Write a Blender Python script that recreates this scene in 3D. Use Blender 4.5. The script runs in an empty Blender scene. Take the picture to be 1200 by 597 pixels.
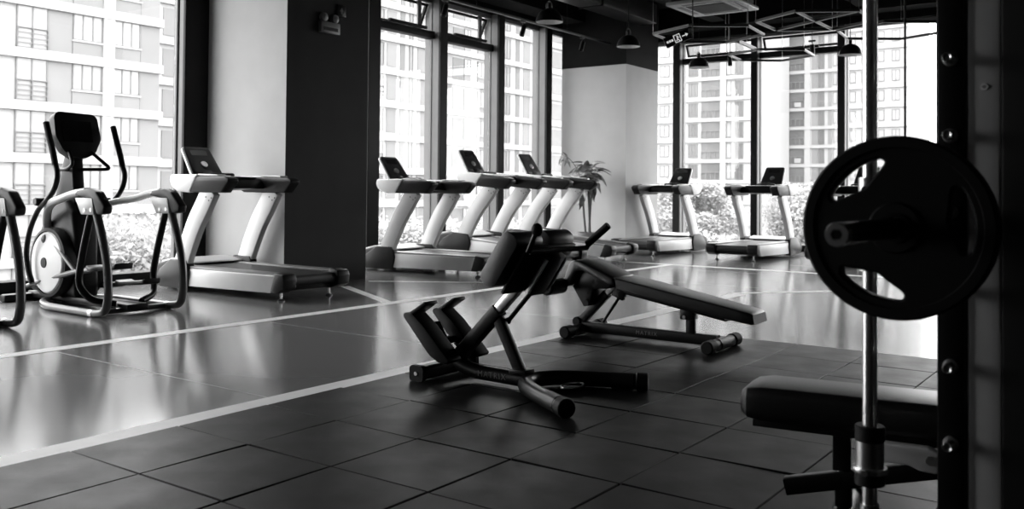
import bpy, bmesh, math, random
from mathutils import Vector, Matrix, Euler

random.seed(7)
SC = bpy.context.scene
COL = SC.collection
R = math.radians
V = Vector

# ------------------------------------------------------------------ camera, world, exposure
YAW, PITCH, ROLL, EYE = 0.626076, 0.02016, 0.008673, 1.089
cam_data = bpy.data.cameras.new('camera')
cam = bpy.data.objects.new('camera', cam_data)
COL.objects.link(cam)
SC.camera = cam
cam_data.sensor_fit = 'HORIZONTAL'
cam_data.sensor_width = 36.0
cam_data.lens = 36.0 * 1059.6 / 1200.0
cam_data.shift_y = -(298.5 - 202.64) / 1200.0
cam_data.clip_start = 0.05
cam_data.clip_end = 800
cam_data.dof.use_dof = True
cam_data.dof.focus_distance = 5.5
cam_data.dof.aperture_fstop = 4.0
fwd = V((math.cos(YAW) * math.cos(PITCH), math.sin(YAW) * math.cos(PITCH), math.sin(PITCH)))
right = V((math.sin(YAW), -math.cos(YAW), 0))
upv = right.cross(fwd)
rr = right * math.cos(ROLL) - upv * math.sin(ROLL) * -1.0
uu = upv * math.cos(ROLL) - right * math.sin(ROLL)
m = Matrix((rr, uu, -fwd)).transposed().to_4x4()
m.translation = V((0, 0, EYE))
cam.matrix_world = m

world = bpy.data.worlds.new('overcast_sky')
SC.world = world
world.use_nodes = True
bg = world.node_tree.nodes['Background']
bg.inputs['Color'].default_value = (1, 1, 1, 1)
bg.inputs['Strength'].default_value = 9.0

SC.view_settings.view_transform = 'Standard'
SC.view_settings.look = 'None'
SC.view_settings.gamma = 1.0
SC.view_settings.use_curve_mapping = False
SC.view_settings.exposure = 0.0


def portal(name, loc, rot, sx, sy):
    l = bpy.data.lights.new(name, 'AREA')
    l.shape = 'RECTANGLE'
    l.size, l.size_y = sx, sy
    l.cycles.is_portal = True
    o = bpy.data.objects.new(name, l)
    o.location, o.rotation_euler = loc, rot
    COL.objects.link(o)


portal('daylight_portal', (6.0, 9.95, 2.15), (R(-90), 0, 0), 17.4, 4.3)
portal('daylight_portal', (17.3, 4.4, 2.15), (R(90), 0, R(90)), 9.4, 4.3)


# ------------------------------------------------------------------ materials
def mat(name, c, rough=0.5, metal=0.0, spec=0.5, var=0.12, scale=6.0, bump=0.0, bscale=60.0, rvar=0.0, coat=0.0, rnd=0.0):
    """procedural grey: colour c varied by noise, optional bump, optional per-object variation"""
    mt = bpy.data.materials.new(name)
    mt.use_nodes = True
    nt = mt.node_tree
    N, L = nt.nodes, nt.links
    b = N['Principled BSDF']
    b.inputs['Metallic'].default_value = metal
    b.inputs['Roughness'].default_value = rough
    b.inputs['Specular IOR Level'].default_value = spec
    b.inputs['Coat Weight'].default_value = coat
    tc = N.new('ShaderNodeTexCoord')
    no = N.new('ShaderNodeTexNoise')
    no.inputs['Scale'].default_value = scale
    no.inputs['Detail'].default_value = 4
    L.new(tc.outputs['Object'], no.inputs['Vector'])
    rp = N.new('ShaderNodeMapRange')
    rp.inputs['From Min'].default_value = 0.3
    rp.inputs['From Max'].default_value = 0.7
    rp.inputs['To Min'].default_value = 1 - var
    rp.inputs['To Max'].default_value = 1 + var
    L.new(no.outputs['Fac'], rp.inputs['Value'])
    ml = N.new('ShaderNodeMath'); ml.operation = 'MULTIPLY'
    ml.inputs[1].default_value = c
    L.new(rp.outputs['Result'], ml.inputs[0])
    out = ml.outputs[0]
    if rnd:
        oi = N.new('ShaderNodeObjectInfo')
        r2 = N.new('ShaderNodeMapRange')
        r2.inputs['To Min'].default_value = 1 - rnd
        r2.inputs['To Max'].default_value = 1 + rnd
        L.new(oi.outputs['Random'], r2.inputs['Value'])
        m2 = N.new('ShaderNodeMath'); m2.operation = 'MULTIPLY'
        L.new(out, m2.inputs[0]); L.new(r2.outputs['Result'], m2.inputs[1])
        out = m2.outputs[0]
    L.new(out, b.inputs['Base Color'])
    if rvar:
        r3 = N.new('ShaderNodeMapRange')
        r3.inputs['From Min'].default_value = 0.3
        r3.inputs['From Max'].default_value = 0.7
        r3.inputs['To Min'].default_value = rough - rvar
        r3.inputs['To Max'].default_value = rough + rvar
        n3 = N.new('ShaderNodeTexNoise'); n3.inputs['Scale'].default_value = scale * 0.5
        n3.inputs['Detail'].default_value = 6
        L.new(tc.outputs['Object'], n3.inputs['Vector'])
        L.new(n3.outputs['Fac'], r3.inputs['Value'])
        L.new(r3.outputs['Result'], b.inputs['Roughness'])
    if bump:
        n2 = N.new('ShaderNodeTexNoise')
        n2.inputs['Scale'].default_value = bscale
        n2.inputs['Detail'].default_value = 3
        L.new(tc.outputs['Object'], n2.inputs['Vector'])
        bp = N.new('ShaderNodeBump')
        bp.inputs['Strength'].default_value = bump
        bp.inputs['Distance'].default_value = 0.01
        L.new(n2.outputs['Fac'], bp.inputs['Height'])
        L.new(bp.outputs['Normal'], b.inputs['Normal'])
    return mt


def glass_mat(name, tint=0.95, refl=1.0):
    mt = bpy.data.materials.new(name)
    mt.use_nodes = True
    nt = mt.node_tree
    N, L = nt.nodes, nt.links
    N.remove(N['Principled BSDF'])
    tr = N.new('ShaderNodeBsdfTransparent'); tr.inputs['Color'].default_value = (tint, tint, tint, 1)
    gl = N.new('ShaderNodeBsdfGlossy'); gl.inputs['Roughness'].default_value = 0.02
    # Schlick reflectance, the same from both sides of the pane
    fr = N.new('ShaderNodeLayerWeight'); fr.inputs['Blend'].default_value = 0.5
    pw = N.new('ShaderNodeMath'); pw.operation = 'POWER'; pw.inputs[1].default_value = 5.0
    mu = N.new('ShaderNodeMath'); mu.operation = 'MULTIPLY_ADD'; mu.inputs[1].default_value = refl; mu.inputs[2].default_value = 0.03
    mx = N.new('ShaderNodeMixShader')
    L.new(fr.outputs['Facing'], pw.inputs[0]); L.new(pw.outputs[0], mu.inputs[0]); L.new(mu.outputs[0], mx.inputs[0])
    L.new(tr.outputs[0], mx.inputs[1]); L.new(gl.outputs[0], mx.inputs[2])
    L.new(mx.outputs[0], N['Material Output'].inputs['Surface'])
    return mt


M = {}
M['floor'] = mat('polished_floor', 0.2, rough=0.15, spec=1.0, var=0.10, scale=0.6, rvar=0.015)
M['tile'] = mat('rubber_tile', 0.005, rough=0.4, spec=0.1, var=0.22, scale=9, bump=0.1, bscale=220, rnd=0.22, rvar=0.06)
M['tape'] = mat('floor_tape', 0.8, rough=0.45, var=0.05, scale=8)
M['joint'] = mat('floor_joint', 0.33, rough=0.4)
M['plaster'] = mat('pale_plaster', 0.5, rough=0.85, spec=0.2, var=0.04, scale=2.5, bump=0.06, bscale=40)
M['faceshade'] = mat('shaded_column_face', 0.042, rough=0.7, spec=0.1, var=0.08, scale=2.5)  # column face turned from the windows, its shade held in the colour
M['wallblack'] = mat('black_wall_paint', 0.010, rough=0.8, spec=0.08)
M['ceil'] = mat('black_ceiling', 0.007, rough=0.9, spec=0.05)
M['wall'] = mat('dark_wall', 0.08, rough=0.8, spec=0.1)
M['frame'] = mat('window_frame_metal', 0.12, rough=0.5, spec=0.4, var=0.05)
M['kerb'] = mat('kerb_black', 0.008, rough=0.6, spec=0.2)
M['glass'] = glass_mat('window_glass', 0.97, 0.6)
M['black'] = mat('black_plastic', 0.005, rough=0.42, spec=0.3, var=0.2)
M['blackmetal'] = mat('black_powder_coat', 0.005, rough=0.34, spec=0.22, var=0.2, bump=0.04, bscale=300)
M['leather'] = mat('black_vinyl', 0.006, rough=0.32, spec=0.6, var=0.25, scale=9, bump=0.12, bscale=160)
M['rubber'] = mat('black_rubber', 0.003, rough=0.6, spec=0.18)
M['silver'] = mat('silver_paint', 0.50, rough=0.36, metal=0.15, var=0.04)
M['panel'] = mat('pale_plastic', 0.78, rough=0.38, var=0.03)
M['greyplastic'] = mat('grey_plastic', 0.022, rough=0.55, var=0.06, spec=0.2)
M['darkgrey'] = mat('dark_grey_plastic', 0.014, rough=0.38, spec=0.2, var=0.1)
M['belt'] = mat('running_belt', 0.02, rough=0.5, spec=0.4, var=0.12, scale=14, bump=0.1, bscale=200)
M['steprail'] = mat('step_rail_grey', 0.22, rough=0.4, var=0.08)
M['chrome'] = mat('chrome', 0.7, rough=0.28, metal=1.0, var=0.04)
M['steel'] = mat('brushed_steel', 0.5, rough=0.32, metal=1.0, var=0.1)
M['tubegrey'] = mat('grey_metal_tube', 0.085, rough=0.28, metal=0.35, var=0.06)
M['screen'] = mat('dark_screen', 0.012, rough=0.15, spec=0.6)
M['white'] = mat('white_paint', 0.75, rough=0.5, var=0.03)
M['lampmetal'] = mat('lamp_metal', 0.008, rough=0.35, spec=0.25)
M['alu'] = mat('aluminium', 0.05, rough=0.4, metal=0.7)
M['upright2'] = mat('grey_upright_paint', 0.5, rough=0.5, var=0.08, spec=0.2)
M['leaf'] = mat('leaf', 0.24, rough=0.45, var=0.3, scale=12, rnd=0.35)
M['stem'] = mat('plant_stem', 0.12, rough=0.7, bump=0.3, bscale=40)
M['pot'] = mat('plant_pot', 0.2, rough=0.5)
M['soil'] = mat('soil', 0.03, rough=0.9)
M['print'] = mat('pale_print', 0.1, rough=0.5)
M['signwhite'] = mat('sign_print', 0.7, rough=0.5)
M['signwhite'].node_tree.nodes['Principled BSDF'].inputs['Emission Color'].default_value = (1, 1, 1, 1)
M['signwhite'].node_tree.nodes['Principled BSDF'].inputs['Emission Strength'].default_value = 0.55
# outside
M['bwhite'] = mat('facade_white', 0.285, rough=0.9, spec=0.1, var=0.03, scale=0.4)
M['bgrey'] = mat('facade_grey', 0.172, rough=0.9, spec=0.1, var=0.04, scale=0.5, rnd=0.04)
M['bmid'] = mat('facade_mid_grey', 0.13, rough=0.9, spec=0.1, var=0.05, scale=0.5)
M['bframe'] = mat('facade_window_frame', 0.12, rough=0.7)
M['bpane'] = mat('facade_window_pane', 0.24, rough=0.35, spec=0.5, var=0.10, scale=0.8, rnd=0.12)
M['bpanedark'] = mat('facade_window_dark', 0.09, rough=0.3, spec=0.5, var=0.15, scale=0.8, rnd=0.25)
M['balc'] = mat('balcony_shade', 0.1, rough=0.9, var=0.15, scale=0.6, rnd=0.15)  # dark tone stands in for the shade inside the balconies
M['ground'] = mat('paving', 0.198, rough=0.9, var=0.1, scale=0.2)
M['tree'] = mat('tree_leaves', 0.24, rough=0.8, spec=0.1, var=0.2, scale=0.9)
M['bark'] = mat('bark', 0.064, rough=0.9)


# ------------------------------------------------------------------ mesh helpers
def fillet(pts, rad, n=5, closed=False):
    """round the corners of a polyline"""
    P = [V(p) for p in pts]
    out = []
    N = len(P)
    for i in range(N):
        if not closed and (i == 0 or i == N - 1):
            out.append(P[i]); continue
        a, b, c = P[i - 1], P[i], P[(i + 1) % N]
        d1, d2 = (a - b), (c - b)
        r = min(rad, d1.length * 0.49, d2.length * 0.49)
        s, e = b + d1.normalized() * r, b + d2.normalized() * r
        for k in range(n + 1):
            t = k / n
            out.append(s * (1 - t) ** 2 + b * 2 * t * (1 - t) + e * t * t)
    return out


def spline(pts, n=6):
    """Catmull-Rom through the points"""
    P = [V(p) for p in pts]
    P = [P[0] * 2 - P[1]] + P + [P[-1] * 2 - P[-2]]
    out = []
    for i in range(1, len(P) - 2):
        for k in range(n):
            t = k / n
            a, b, c, d = P[i - 1], P[i], P[i + 1], P[i + 2]
            out.append(0.5 * ((2 * b) + (c - a) * t + (2 * a - 5 * b + 4 * c - d) * t * t + (3 * b - a - 3 * c + d) * t ** 3))
    out.append(P[-2])
    return out


def circle2(r, seg=12):
    return [(r * math.cos(2 * math.pi * k / seg), r * math.sin(2 * math.pi * k / seg)) for k in range(seg)]


def rrect(w, h, r, n=3):
    out = []
    for cx, cy, a0 in ((w / 2 - r, h / 2 - r, 0), (-w / 2 + r, h / 2 - r, 90), (-w / 2 + r, -h / 2 + r, 180), (w / 2 - r, -h / 2 + r, 270)):
        for k in range(n + 1):
            a = R(a0 + 90 * k / n)
            out.append((cx + r * math.cos(a), cy + r * math.sin(a)))
    return out


class MB:
    def __init__(s):
        s.bm = bmesh.new()

    def _merge(s, t):
        me = bpy.data.meshes.new('tmp')
        t.to_mesh(me); t.free()
        s.bm.from_mesh(me)
        bpy.data.meshes.remove(me)

    def box(s, c, size, rot=None, bev=0.0, seg=2):
        t = bmesh.new()
        bmesh.ops.create_cube(t, size=1.0)
        bmesh.ops.scale(t, vec=V(size), verts=t.verts)
        if bev:
            bmesh.ops.bevel(t, geom=list(t.edges), offset=min(bev, min(size) * 0.49), segments=seg, affect='EDGES', profile=0.5)
        mtx = Matrix.Translation(V(c))
        if rot is not None:
            mtx = mtx @ (rot.to_4x4() if isinstance(rot, Matrix) else Euler(rot).to_matrix().to_4x4())
        bmesh.ops.transform(t, matrix=mtx, verts=t.verts)
        s._merge(t)
        return s

    def bb(s, x0, x1, y0, y1, z0, z1, bev=0.0, seg=2):
        return s.box(((x0 + x1) / 2, (y0 + y1) / 2, (z0 + z1) / 2), (abs(x1 - x0), abs(y1 - y0), abs(z1 - z0)), None, bev, seg)

    def prism(s, prof, lo, hi, axis='x', bev=0.0, seg=2):
        """polygon prof extruded along an axis from lo to hi; x: prof=(y,z)  y: prof=(x,z)  z: prof=(x,y)"""
        def f(p, h):
            return {'x': (h, p[0], p[1]), 'y': (p[0], h, p[1]), 'z': (p[0], p[1], h)}[axis]
        t = bmesh.new()
        a = [t.verts.new(f(p, lo)) for p in prof]
        b = [t.verts.new(f(p, hi)) for p in prof]
        t.faces.new(a); t.faces.new(b[::-1])
        n = len(prof)
        for i in range(n):
            t.faces.new((a[i], b[i], b[(i + 1) % n], a[(i + 1) % n]))
        bmesh.ops.recalc_face_normals(t, faces=t.faces)
        if bev:
            bmesh.ops.bevel(t, geom=list(t.edges), offset=bev, segments=seg, affect='EDGES', profile=0.5, clamp_overlap=True)
        s._merge(t)
        return s

    def sweep(s, pts, sec, closed=False, up=None, scale=None, cap=True):
        P = [V(p) for p in pts]
        n, m_ = len(P), len(sec)
        T = []
        for i in range(n):
            a = P[i - 1] if (i > 0 or closed) else P[i]
            b = P[(i + 1) % n] if (i < n - 1 or closed) else P[i]
            T.append((b - a).normalized())
        if up is None:
            ref = V((0, 0, 1)) if abs(T[0].z) < 0.9 else V((1, 0, 0))
            nrm = (ref - T[0] * ref.dot(T[0])).normalized()
        rings = []
        for i in range(n):
            if up is not None:
                u = V(up)
                nrm = (u - T[i] * u.dot(T[i])).normalized()
            elif i > 0:
                nrm = (nrm - T[i] * nrm.dot(T[i])).normalized()
            bi = T[i].cross(nrm)
            k = scale[i] if scale else 1.0
            rings.append([s.bm.verts.new(P[i] + bi * (x * k) + nrm * (y * k)) for x, y in sec])
        for i in range(n if closed else n - 1):
            a, b = rings[i], rings[(i + 1) % n]
            for j in range(m_):
                s.bm.faces.new((a[j], a[(j + 1) % m_], b[(j + 1) % m_], b[j]))
        if cap and not closed:
            s.bm.faces.new(rings[0][::-1]); s.bm.faces.new(rings[-1])
        return s

    def tube(s, pts, r, seg=12, fil=0.0, fn=5, closed=False, scale=None):
        if fil:
            pts = fillet(pts, fil, fn, closed)
        return s.sweep(pts, circle2(r, seg), closed, None, scale)

    def cyl(s, a, b, r, seg=20, r2=None, bev=0.0):
        a, b = V(a), V(b)
        k = 1.0 if r2 is None else r2 / r
        if bev:
            d = (b - a).normalized() * bev
            q = (r - bev) / r
            return s.sweep([a, a + d, b - d, b], circle2(r, seg), scale=[q, 1, k, k * q])
        return s.sweep([a, b], circle2(r, seg), scale=[1.0, k])

    def lathe(s, prof, origin=(0, 0, 0), axis='z', seg=28, ang=0.0):
        """prof = (radius, height) pairs"""
        rings = []
        o = V(origin)
        for r, h in prof:
            ring = []
            for k in range(seg):
                a = 2 * math.pi * k / seg + ang
                x, y = r * math.cos(a), r * math.sin(a)
                p = {'z': (x, y, h), 'x': (h, x, y), 'y': (y, h, x)}[axis]
                ring.append(s.bm.verts.new(o + V(p)))
            rings.append(ring)
        for a, b in zip(rings, rings[1:]):
            for j in range(seg):
                s.bm.faces.new((a[j], a[(j + 1) % seg], b[(j + 1) % seg], b[j]))
        bmesh.ops.remove_doubles(s.bm, verts=[v for r_, (r, h) in zip(rings, prof) if r < 1e-6 for v in r_], dist=1e-6)
        return s

    def ball(s, c, r, sx=1, sy=1, sz=1, seg=16):
        t = bmesh.new()
        bmesh.ops.create_uvsphere(t, u_segments=seg, v_segments=seg // 2 + 2, radius=r)
        bmesh.ops.scale(t, vec=V((sx, sy, sz)), verts=t.verts)
        bmesh.ops.translate(t, vec=V(c), verts=t.verts)
        s._merge(t)
        return s

    def loft(s, rings, cap=True):
        rg = [[s.bm.verts.new(p) for p in r] for r in rings]
        n = len(rg[0])
        for a, b in zip(rg, rg[1:]):
            for j in range(n):
                s.bm.faces.new((a[j], a[(j + 1) % n], b[(j + 1) % n], b[j]))
        if cap:
            s.bm.faces.new(rg[0][::-1]); s.bm.faces.new(rg[-1])
        return s

    def rot(s, mtx):
        bmesh.ops.transform(s.bm, matrix=mtx, verts=s.bm.verts)
        return s

    def mesh(s, name, material, sharp=32):
        bmesh.ops.recalc_face_normals(s.bm, faces=s.bm.faces)
        me = bpy.data.meshes.new(name)
        s.bm.to_mesh(me); s.bm.free()
        if material is not None:
            me.materials.append(M[material] if isinstance(material, str) else material)
        me.polygons.foreach_set('use_smooth', [True] * len(me.polygons))
        me.set_sharp_from_angle(angle=R(sharp))
        return me

    def build(s, name, material, parent=None, loc=None, sharp=32):
        return link(name, s.mesh(name, material, sharp), parent, loc)


def link(name, data, parent=None, loc=None, rot=None, scale=None):
    o = bpy.data.objects.new(name, data)
    COL.objects.link(o)
    if parent is not None:
        o.parent = parent
    if loc is not None:
        o.location = loc
    if rot is not None:
        o.rotation_euler = rot
    if scale is not None:
        o.scale = scale
    return o


def tag(o, label, cat, group=None):
    o['label'] = label
    o['category'] = cat
    if group:
        o['group'] = group
    return o


def thing(name, label, cat, loc=(0, 0, 0), rotz=0.0, group=None, rotx=0.0):
    o = bpy.data.objects.new(name, None)
    o.empty_display_size = 0.1
    COL.objects.link(o)
    o.location = loc
    o.rotation_euler = (rotx, 0, rotz)
    return tag(o, label, cat, group)


def struct(o):
    o['kind'] = 'structure'
    return o


def sroot(name, loc=(0, 0, 0)):
    o = bpy.data.objects.new(name, None)
    COL.objects.link(o)
    o.location = loc
    return struct(o)


def dup(root, loc, rotz=0.0, label=None, rotx=0.0, skip=()):
    kids = {}
    for o in bpy.data.objects:
        if o.parent is not None:
            kids.setdefault(o.parent.name, []).append(o)
    r = root.copy()
    COL.objects.link(r)
    r.location = loc
    r.rotation_euler = (rotx, 0, rotz)
    if label:
        r['label'] = label

    def rec(src, dst):
        for ch in kids.get(src.name, []):
            if ch.name.split('.')[0] in skip:
                continue
            c = ch.copy()
            COL.objects.link(c)
            c.parent = dst
            rec(ch, c)
    rec(root, r)
    return r


def text_mesh(body, size, depth=0.0008, material='print', spacing=1.0):
    cu = bpy.data.curves.new('lettering', 'FONT')
    cu.body = body
    cu.size = size
    cu.extrude = depth
    cu.align_x = 'CENTER'; cu.align_y = 'CENTER'
    cu.space_character = spacing
    o = bpy.data.objects.new('lettering', cu)
    COL.objects.link(o)
    dg = bpy.context.evaluated_depsgraph_get()
    me = bpy.data.meshes.new_from_object(o.evaluated_get(dg))
    bpy.data.objects.remove(o)
    me.materials.clear()
    me.materials.append(M[material])
    return me


# ------------------------------------------------------------------ room shell
XW, YW = 16.8, 9.4          # inner faces of the two window walls
XR, YR = -3.0, -6.0
ZC = 4.75
HEAD = 4.18

floor = struct(MB().bb(XR - .3, XW + .5, YR - .3, YW + .5, -0.3, 0.0).build('floor', 'floor'))
ceil = struct(MB().bb(XR - .3, XW + .5, YR - .3, YW + .5, ZC, ZC + .3).build('ceiling', 'ceil'))
struct(MB().bb(XR - .3, XR, YR - .3, YW + .5, 0.0, ZC).build('wall_rear', 'wall'))
struct(MB().bb(XR, XW + .5, YR - .3, YR, 0.0, ZC).build('wall_right', 'wall'))
struct(MB().bb(XR, XW + .5, YW, YW + .45, HEAD, ZC).build('wall_left', 'ceil'))
struct(MB().bb(XW, XW + .45, YR, YW, HEAD, ZC).build('wall_back', 'ceil'))
# ceiling beams and ducts
struct(MB().bb(XR, XW, YW - .55, YW - .05, 4.28, ZC - .001).build('trim_1', 'ceil'))
struct(MB().bb(XW - .5, XW - .05, YR, YW - .6, 4.30, ZC - .001).build('trim_2', 'ceil'))
for k, yb in enumerate((6.9, 4.2, 1.4)):
    struct(MB().bb(XR, XW - .55, yb - .16, yb + .16, 4.36, ZC - .001).build('trim_%d' % (3 + k), 'ceil'))

# columns: pale plaster below, dark paint above
for k, (x0, x1) in enumerate(((6.70, 7.97), (14.55, 15.82))):
    w = sroot('wall_column_%d' % (k + 1), (x0, 7.97, 0))
    d = (9.36 if k else 9.42) - 7.97
    # shade on the room-side face of the first column is put into its colour
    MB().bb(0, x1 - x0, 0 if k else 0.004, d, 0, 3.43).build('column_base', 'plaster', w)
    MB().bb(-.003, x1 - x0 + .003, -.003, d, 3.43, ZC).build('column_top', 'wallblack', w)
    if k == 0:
        MB().bb(0, x1 - x0, 0, 0.004, 0, 3.43).build('shaded_face', 'faceshade', w)

struct(MB().bb(XR, -2.62, YW, YW + .45, 0, HEAD).build('wall_left_near', 'wall'))
struct(MB().bb(XW, XW + .45, YR, -.18, 0, HEAD).build('wall_back_near', 'wall'))

# ---- windows, left wall (plane Y = 9.4, bays along X)
GY = YW + .22
MW = [(-2.62, -2.46), (-.5, -.34), (1.67, 1.83), (3.82, 3.98), (6.38, 6.70), (7.97, 8.10), (9.42, 9.66), (11.03, 11.20), (12.60, 12.76), (14.10, 14.27), (15.82, 15.92), (16.68, 16.79)]
for k, (a, b) in enumerate(MW):
    mroot = struct(MB().bb(a, b, YW + .05, YW + (.12 if b - a > .3 else .34), 0, HEAD).build('trim_%d' % (10 + k), 'frame'))
    MB().bb(a - .004, b + .004, YW, YW + .05, 0, HEAD, .006, 1).build('cover_cap', 'kerb', mroot)
    MB().bb(a + .012 if b - a > .3 else a - .012, b + .012, GY - .03, GY + .03, 0.12, HEAD - .01).build('glazing_bead', 'frame', mroot)


def bay_left(n, a, b, transom):
    w = sroot('window_%d' % n, ((a + b) / 2, GY, 0))
    hw = (b - a) / 2 - .012 + (.02 if b in (6.38,) else 0)
    MB().bb(-hw, hw, -.12, .12, 0, .12, bev=.005).build('window_sill', 'kerb', w)
    MB().bb(-hw, hw, -.04, .04, HEAD - .06, HEAD).build('head_frame', 'frame', w)
    if not transom:
        MB().bb(-hw, hw, -.006, .006, .12, HEAD - .06).build('pane', 'glass', w)
        return
    MB().bb(-hw, hw, -.10, .06, 3.53, 3.645, bev=.006).build('transom', 'kerb', w)
    MB().bb(-hw, hw, -.006, .006, .12, 3.53).build('pane', 'glass', w)
    # awning sash, hinged at the head and swung out
    h = HEAD - .09 - 3.66
    sash = MB()
    for z0, z1 in ((-h, -h + .045), (-.045, 0)):
        sash.bb(-hw + .01, hw - .01, -.02, .02, z0, z1)
    for x0, x1 in ((-hw + .01, -hw + .06), (hw - .06, hw - .01)):
        sash.bb(x0, x1, -.02, .02, -h, 0)
    so = sash.build('sash_frame', 'kerb', w, loc=(0, .05, HEAD - .07))
    so.rotation_euler = (R(24), 0, 0)
    po = MB().bb(-hw + .06, hw - .06, -.004, .004, -h + .045, -.045).build('sash_pane', 'glass', so)
    MB().bb(-.42, .42, -.16, -.10, 3.645, 3.69, bev=.006).build('window_opener', 'kerb', w)
    MB().bb(hw - .30, hw - .22, .0, .03, 3.645, HEAD - .06).build('side_post', 'frame', w)


n = 1
for (a, b) in zip(MW, MW[1:]):
    bay_left(n, a[1], b[0], b[0] in (11.03, 12.60))
    n += 1

# ---- windows, back wall (plane X = 16.8, bays along Y)
GX = XW + .2
MB_Y = [(9.26, 9.39), (7.98, 8.12), (6.36, 6.48), (4.72, 4.84), (3.06, 3.18), (1.44, 1.56), (-.18, -.06)]
for k, (a, b) in enumerate(MB_Y):
    mroot = struct(MB().bb(XW + .05, XW + .30, a, b, 0, HEAD).build('trim_%d' % (30 + k), 'frame'))
    MB().bb(XW, XW + .05, a - .004, b + .004, 0, HEAD, .006, 1).build('cover_cap', 'kerb', mroot)
    MB().bb(GX - .03, GX + .03, a - .012, b + .012, .12, HEAD - .01).build('glazing_bead', 'frame', mroot)
for k, (a, b) in enumerate(zip(MB_Y, MB_Y[1:])):
    y1, y0 = a[0], b[1]
    w = sroot('window_%d' % n, (GX, (y0 + y1) / 2, 0)); n += 1
    hw = (y1 - y0) / 2 - .012
    MB().bb(-.12, .12, -hw, hw, 0, .12, bev=.005).build('window_sill', 'kerb', w)
    MB().bb(-.04, .04, -hw, hw, HEAD - .06, HEAD).build('head_frame', 'frame', w)
    if k not in (1, 2):
        MB().bb(-.006, .006, -hw, hw, .12, HEAD - .06).build('pane', 'glass', w)
        continue
    MB().bb(-.10, .06, -hw, hw, 3.70, 3.81, bev=.006).build('transom', 'kerb', w)
    MB().bb(-.006, .006, -hw, hw, .12, 3.70).build('pane', 'glass', w)
    h = HEAD - .09 - 3.83
    sash = MB()
    for z0, z1 in ((-h, -h + .04), (-.04, 0)):
        sash.bb(-.02, .02, -hw + .01, hw - .01, z0, z1)
    for q0, q1 in ((-hw + .01, -hw + .05), (hw - .05, hw - .01)):
        sash.bb(-.02, .02, q0, q1, -h, 0)
    so = sash.build('sash_frame', 'kerb', w, loc=(.05, 0, HEAD - .07))
    so.rotation_euler = (0, R(-24), 0)
    MB().bb(-.004, .004, -hw + .05, hw - .05, -h + .04, -.04).build('sash_pane', 'glass', so)
    MB().bb(-.16, -.10, -.40, .40, 3.81, 3.855, bev=.006).build('window_opener', 'kerb', w)

# ---- floor markings (tape) and rubber tiles
def strip(n_, p, q, w_, z=.0012, m_='tape'):
    p, q = V((p[0], p[1], 0)), V((q[0], q[1], 0))
    d = (q - p)
    o = MB().bb(0, d.length, -w_ / 2, w_ / 2, 0, z).build('trim_%d' % n_, m_)
    o.location = (p.x, p.y, 0.0003)
    o.rotation_euler = (0, 0, math.atan2(d.y, d.x))
    return struct(o)


strip(50, (-2.9, 3.725), (9.35, 3.725), .155)
strip(51, (-2.9, 6.05), (12.40, 6.05), .13)
strip(52, (12.46, 7.3), (12.46, 1.2), .12)
strip(53, (6.42, 6.12), (7.16, 7.48), .10)
strip(54, (7.75, 7.70), (8.75, 6.20), .05)
strip(55, (9.38, 3.80), (10.6, 2.75), .10)
for k, xj in enumerate((-.4, 1.35, 3.1, 4.85, 6.6, 8.35, 10.1, 11.85, 13.6, 15.35)):
    strip(60 + k, (xj, 3.81), (xj, 5.98), .008, .0004, 'joint')

TS = .5
tile_mesh = MB().box((0, 0, 0), (TS - .007, TS - .007, .012), None, .0022, 1).mesh('rubber_tile', 'tile')
TX0, TY0 = 1.98, 3.637
for i in range(-10, 9):
    for j in range(0, 15):
        o = link('rubber_tile', tile_mesh, floor, (TX0 + TS * i + TS / 2 - .02, TY0 - TS * j - TS / 2, .0062 + random.uniform(-.0008, .0008)),
                 (random.uniform(-.007, .007), random.uniform(-.007, .007), random.uniform(-.004, .004)))
MATZ = .0115
struct(MB().bb(TX0 - 5.0, TX0 + 4.48, TY0 - 7.5, TY0, .0002, .0012).build('trim_80', 'kerb'))  # dark sheet added under the tiles so floor reflections don't show in the gaps


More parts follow.
